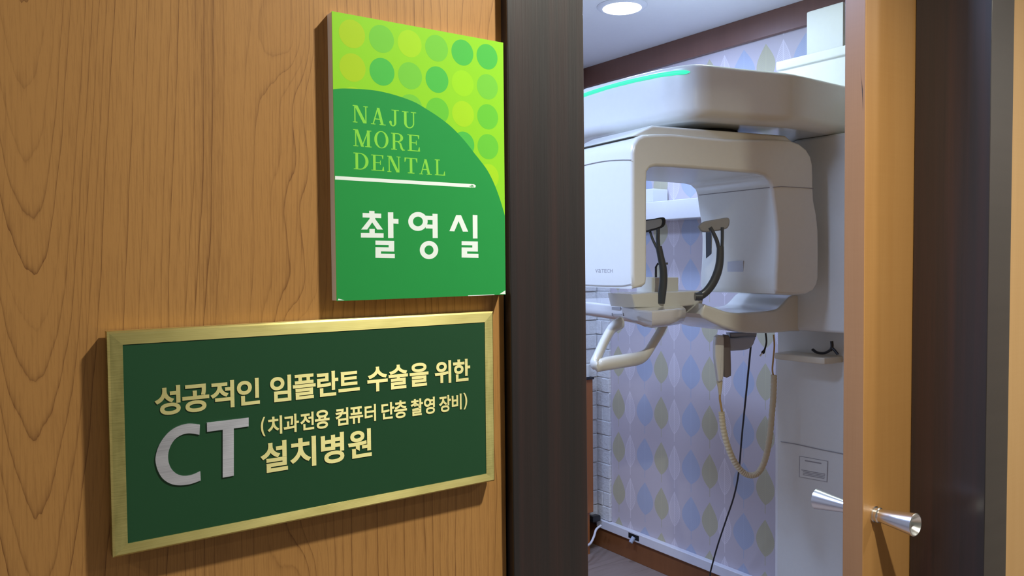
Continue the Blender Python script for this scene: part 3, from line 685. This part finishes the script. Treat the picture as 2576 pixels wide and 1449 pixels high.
t = MB(); t.tube(smoothline([atD(*p, hD) for p in ((1811, 990), (1811, 1005), (1814, 1022), (1817, 1040))], 4), .0035, 8); t.build('thin_cable', M['amber'], hk)
t = MB(); t.tube(smoothline([atD(*p, hD) for p in ((1946, 842), (1948, 870), (1945, 905), (1943, 930), (1946, 948))], 4), .0028, 8); t.build('thin_cable', M['amber'], hk)
hose = smoothline([atD(*p, hD) for p in ((1815, 1036), (1819, 1075), (1830, 1120), (1847, 1160), (1868, 1187), (1890, 1196), (1910, 1186), (1926, 1152), (1936, 1100), (1942, 1040), (1946, 985), (1947, 943))], 26)
t = MB(); t.tube(hose, [.0098+.0007*math.sin(i*1.25) for i in range(len(hose))], 14); t.build('hose', M['hose'], hk, smooth=80)
t = MB(); t.tube(smoothline([atD(*p) for p in ((1889, 868, 2.66), (1882, 940, 2.72), (1874, 1020, 2.80), (1866, 1100, 2.88), (1858, 1190, 2.96), (1846, 1250, 3.02), (1826, 1310, 3.08), (1806, 1370, 3.14), (1792, 1420, 3.17), (1786, 1450, 3.17), (1787, 1500, 3.16), (1800, 1560, 3.12))], 6), .0033, 8)
tag(t.build('black_cable', M['blackp'], smooth=60), 'thin black cable hanging from the scanner to the floor', 'cable')
t = MB(); t.tube(smoothline([atD(*p, 2.60) for p in ((1926, 838), (1928, 860), (1924, 878), (1918, 889))], 5), [.003]*11+[.0034, .0048, .0058, .0058, .005], 10)
usb = t.build('short_cable', M['blackp'], smooth=60); tag(usb, 'short black cable end dangling beside the grey hand switch', 'cable')
t = MB(); t.tube([atD(1918, 888, 2.60), atD(1912, 896, 2.60)], .003, 8); t.build('plug_tip', M['chrome'], usb)
# white unit on the far wall seen through the scanner head
ux = 2.47
p0, p1 = onX(1560, 522, ux), onX(1800, 490, ux)
zt_, zb_ = onX(1700, 502, ux).z, onX(1700, 551, ux).z
wu = thing('wall_shelf', 'white wall-mounted box shelf seen through the scanner head', 'shelf', (2.55, (p0.y+p1.y)/2, zb_))
t = MB(); t.rprism([(ux, p0.y, zb_), (ux, p1.y, zb_), (2.598, p1.y, zb_), (2.598, p0.y, zb_)], (0, 0, zt_-zb_), .004); t.build('body', M['white_gloss'], wu)
bb = onX(1651, 490, ux+.05); 
t = MB(); t.rprism([(ux+.03, bb.y+.16, zt_), (ux+.03, bb.y, zt_), (2.59, bb.y, zt_), (2.59, bb.y+.16, zt_)], (0, 0, onX(1640, 474, ux+.03).z-zt_), .006)
tag(t.build('white_box', M['white'], smooth=30), 'small white box standing on the wall-mounted shelf', 'box')
# cable raceway along the baseboard, with its dark socket opening
t = MB(); t.box(XW-.028, XW, .9, 2.925, .102, .143)
rc = tag(t.build('cable_raceway', M['raceway'], bevel=.003), 'white plastic cable raceway running along the brown baseboard', 'raceway')
s0, s1 = onX(1581, 1340, XW-.029), onX(1607, 1354, XW-.029)
MB().box(XW-.0295, XW-.027, s1.y, s0.y, .112, .136).build('socket_opening', M['black'], rc, smooth=0)
t = MB(); pa = onX(1594, 1352, XW-.032); t.tube([pa, pa+Vector((-.02, 0, -.02))], .010, 10); t.build('grey_plug', M['grey'], rc)
# cabinet, roll and cable in the far corner
cx1 = onY(1492, 1100, 2.86).x; ct = onY(1485, 948, 2.86).z; cbz = onY(1485, 1290, 2.86).z
cab = thing('cabinet', 'brown wooden cabinet against the white brick in the far corner', 'cabinet', (cx1-.35, 2.88, 0))
MB().box(cx1-.7, cx1, 2.86, 2.918, cbz, ct-.012).build('body', M['cabwood'], cab, bevel=.002)
MB().box(cx1-.7, cx1-.012, 2.875, 2.918, 0, cbz).build('plinth', M['cabwood'], cab)
MB().box(cx1-.7, cx1+.003, 2.852, 2.918, ct-.012, ct).build('worktop', M['blackp'], cab, bevel=.002)
rp = onY(1474, 930, 2.885)
t = MB(); t.lathe((cx1-.031, 2.886, ct), (0, 0, 1), [(0, .018), (.002, .030), (.03, .0305), (.058, .030), (.060, .018)], 28)
tag(t.build('paper_roll', M['white'], smooth=40), 'white paper roll standing on the cabinet top in the corner', 'paper roll')
pw = onY(1500, 1312, 2.88)
adp = thing('power_adapter', 'black power adapter low in the corner beside the cabinet with white cable', 'power adapter', (pw.x, 2.90, .143))
t = MB(); t.rprism([(pw.x-.02, 2.88, .143), (pw.x+.028, 2.88, .143), (pw.x+.028, 2.915, .143), (pw.x-.02, 2.915, .143)], (0, 0, .03), .006); t.build('body', M['blackp'], adp)
t = MB(); t.tube(smoothline([atD(*p) for p in ((1512, 1322, 3.80), (1500, 1332, 3.78), (1494, 1350, 3.74), (1486, 1366, 3.70), (1476, 1373, 3.66), (1460, 1376, 3.62))], 5), .0055, 8); t.build('cable', M['raceway'], adp, smooth=60)
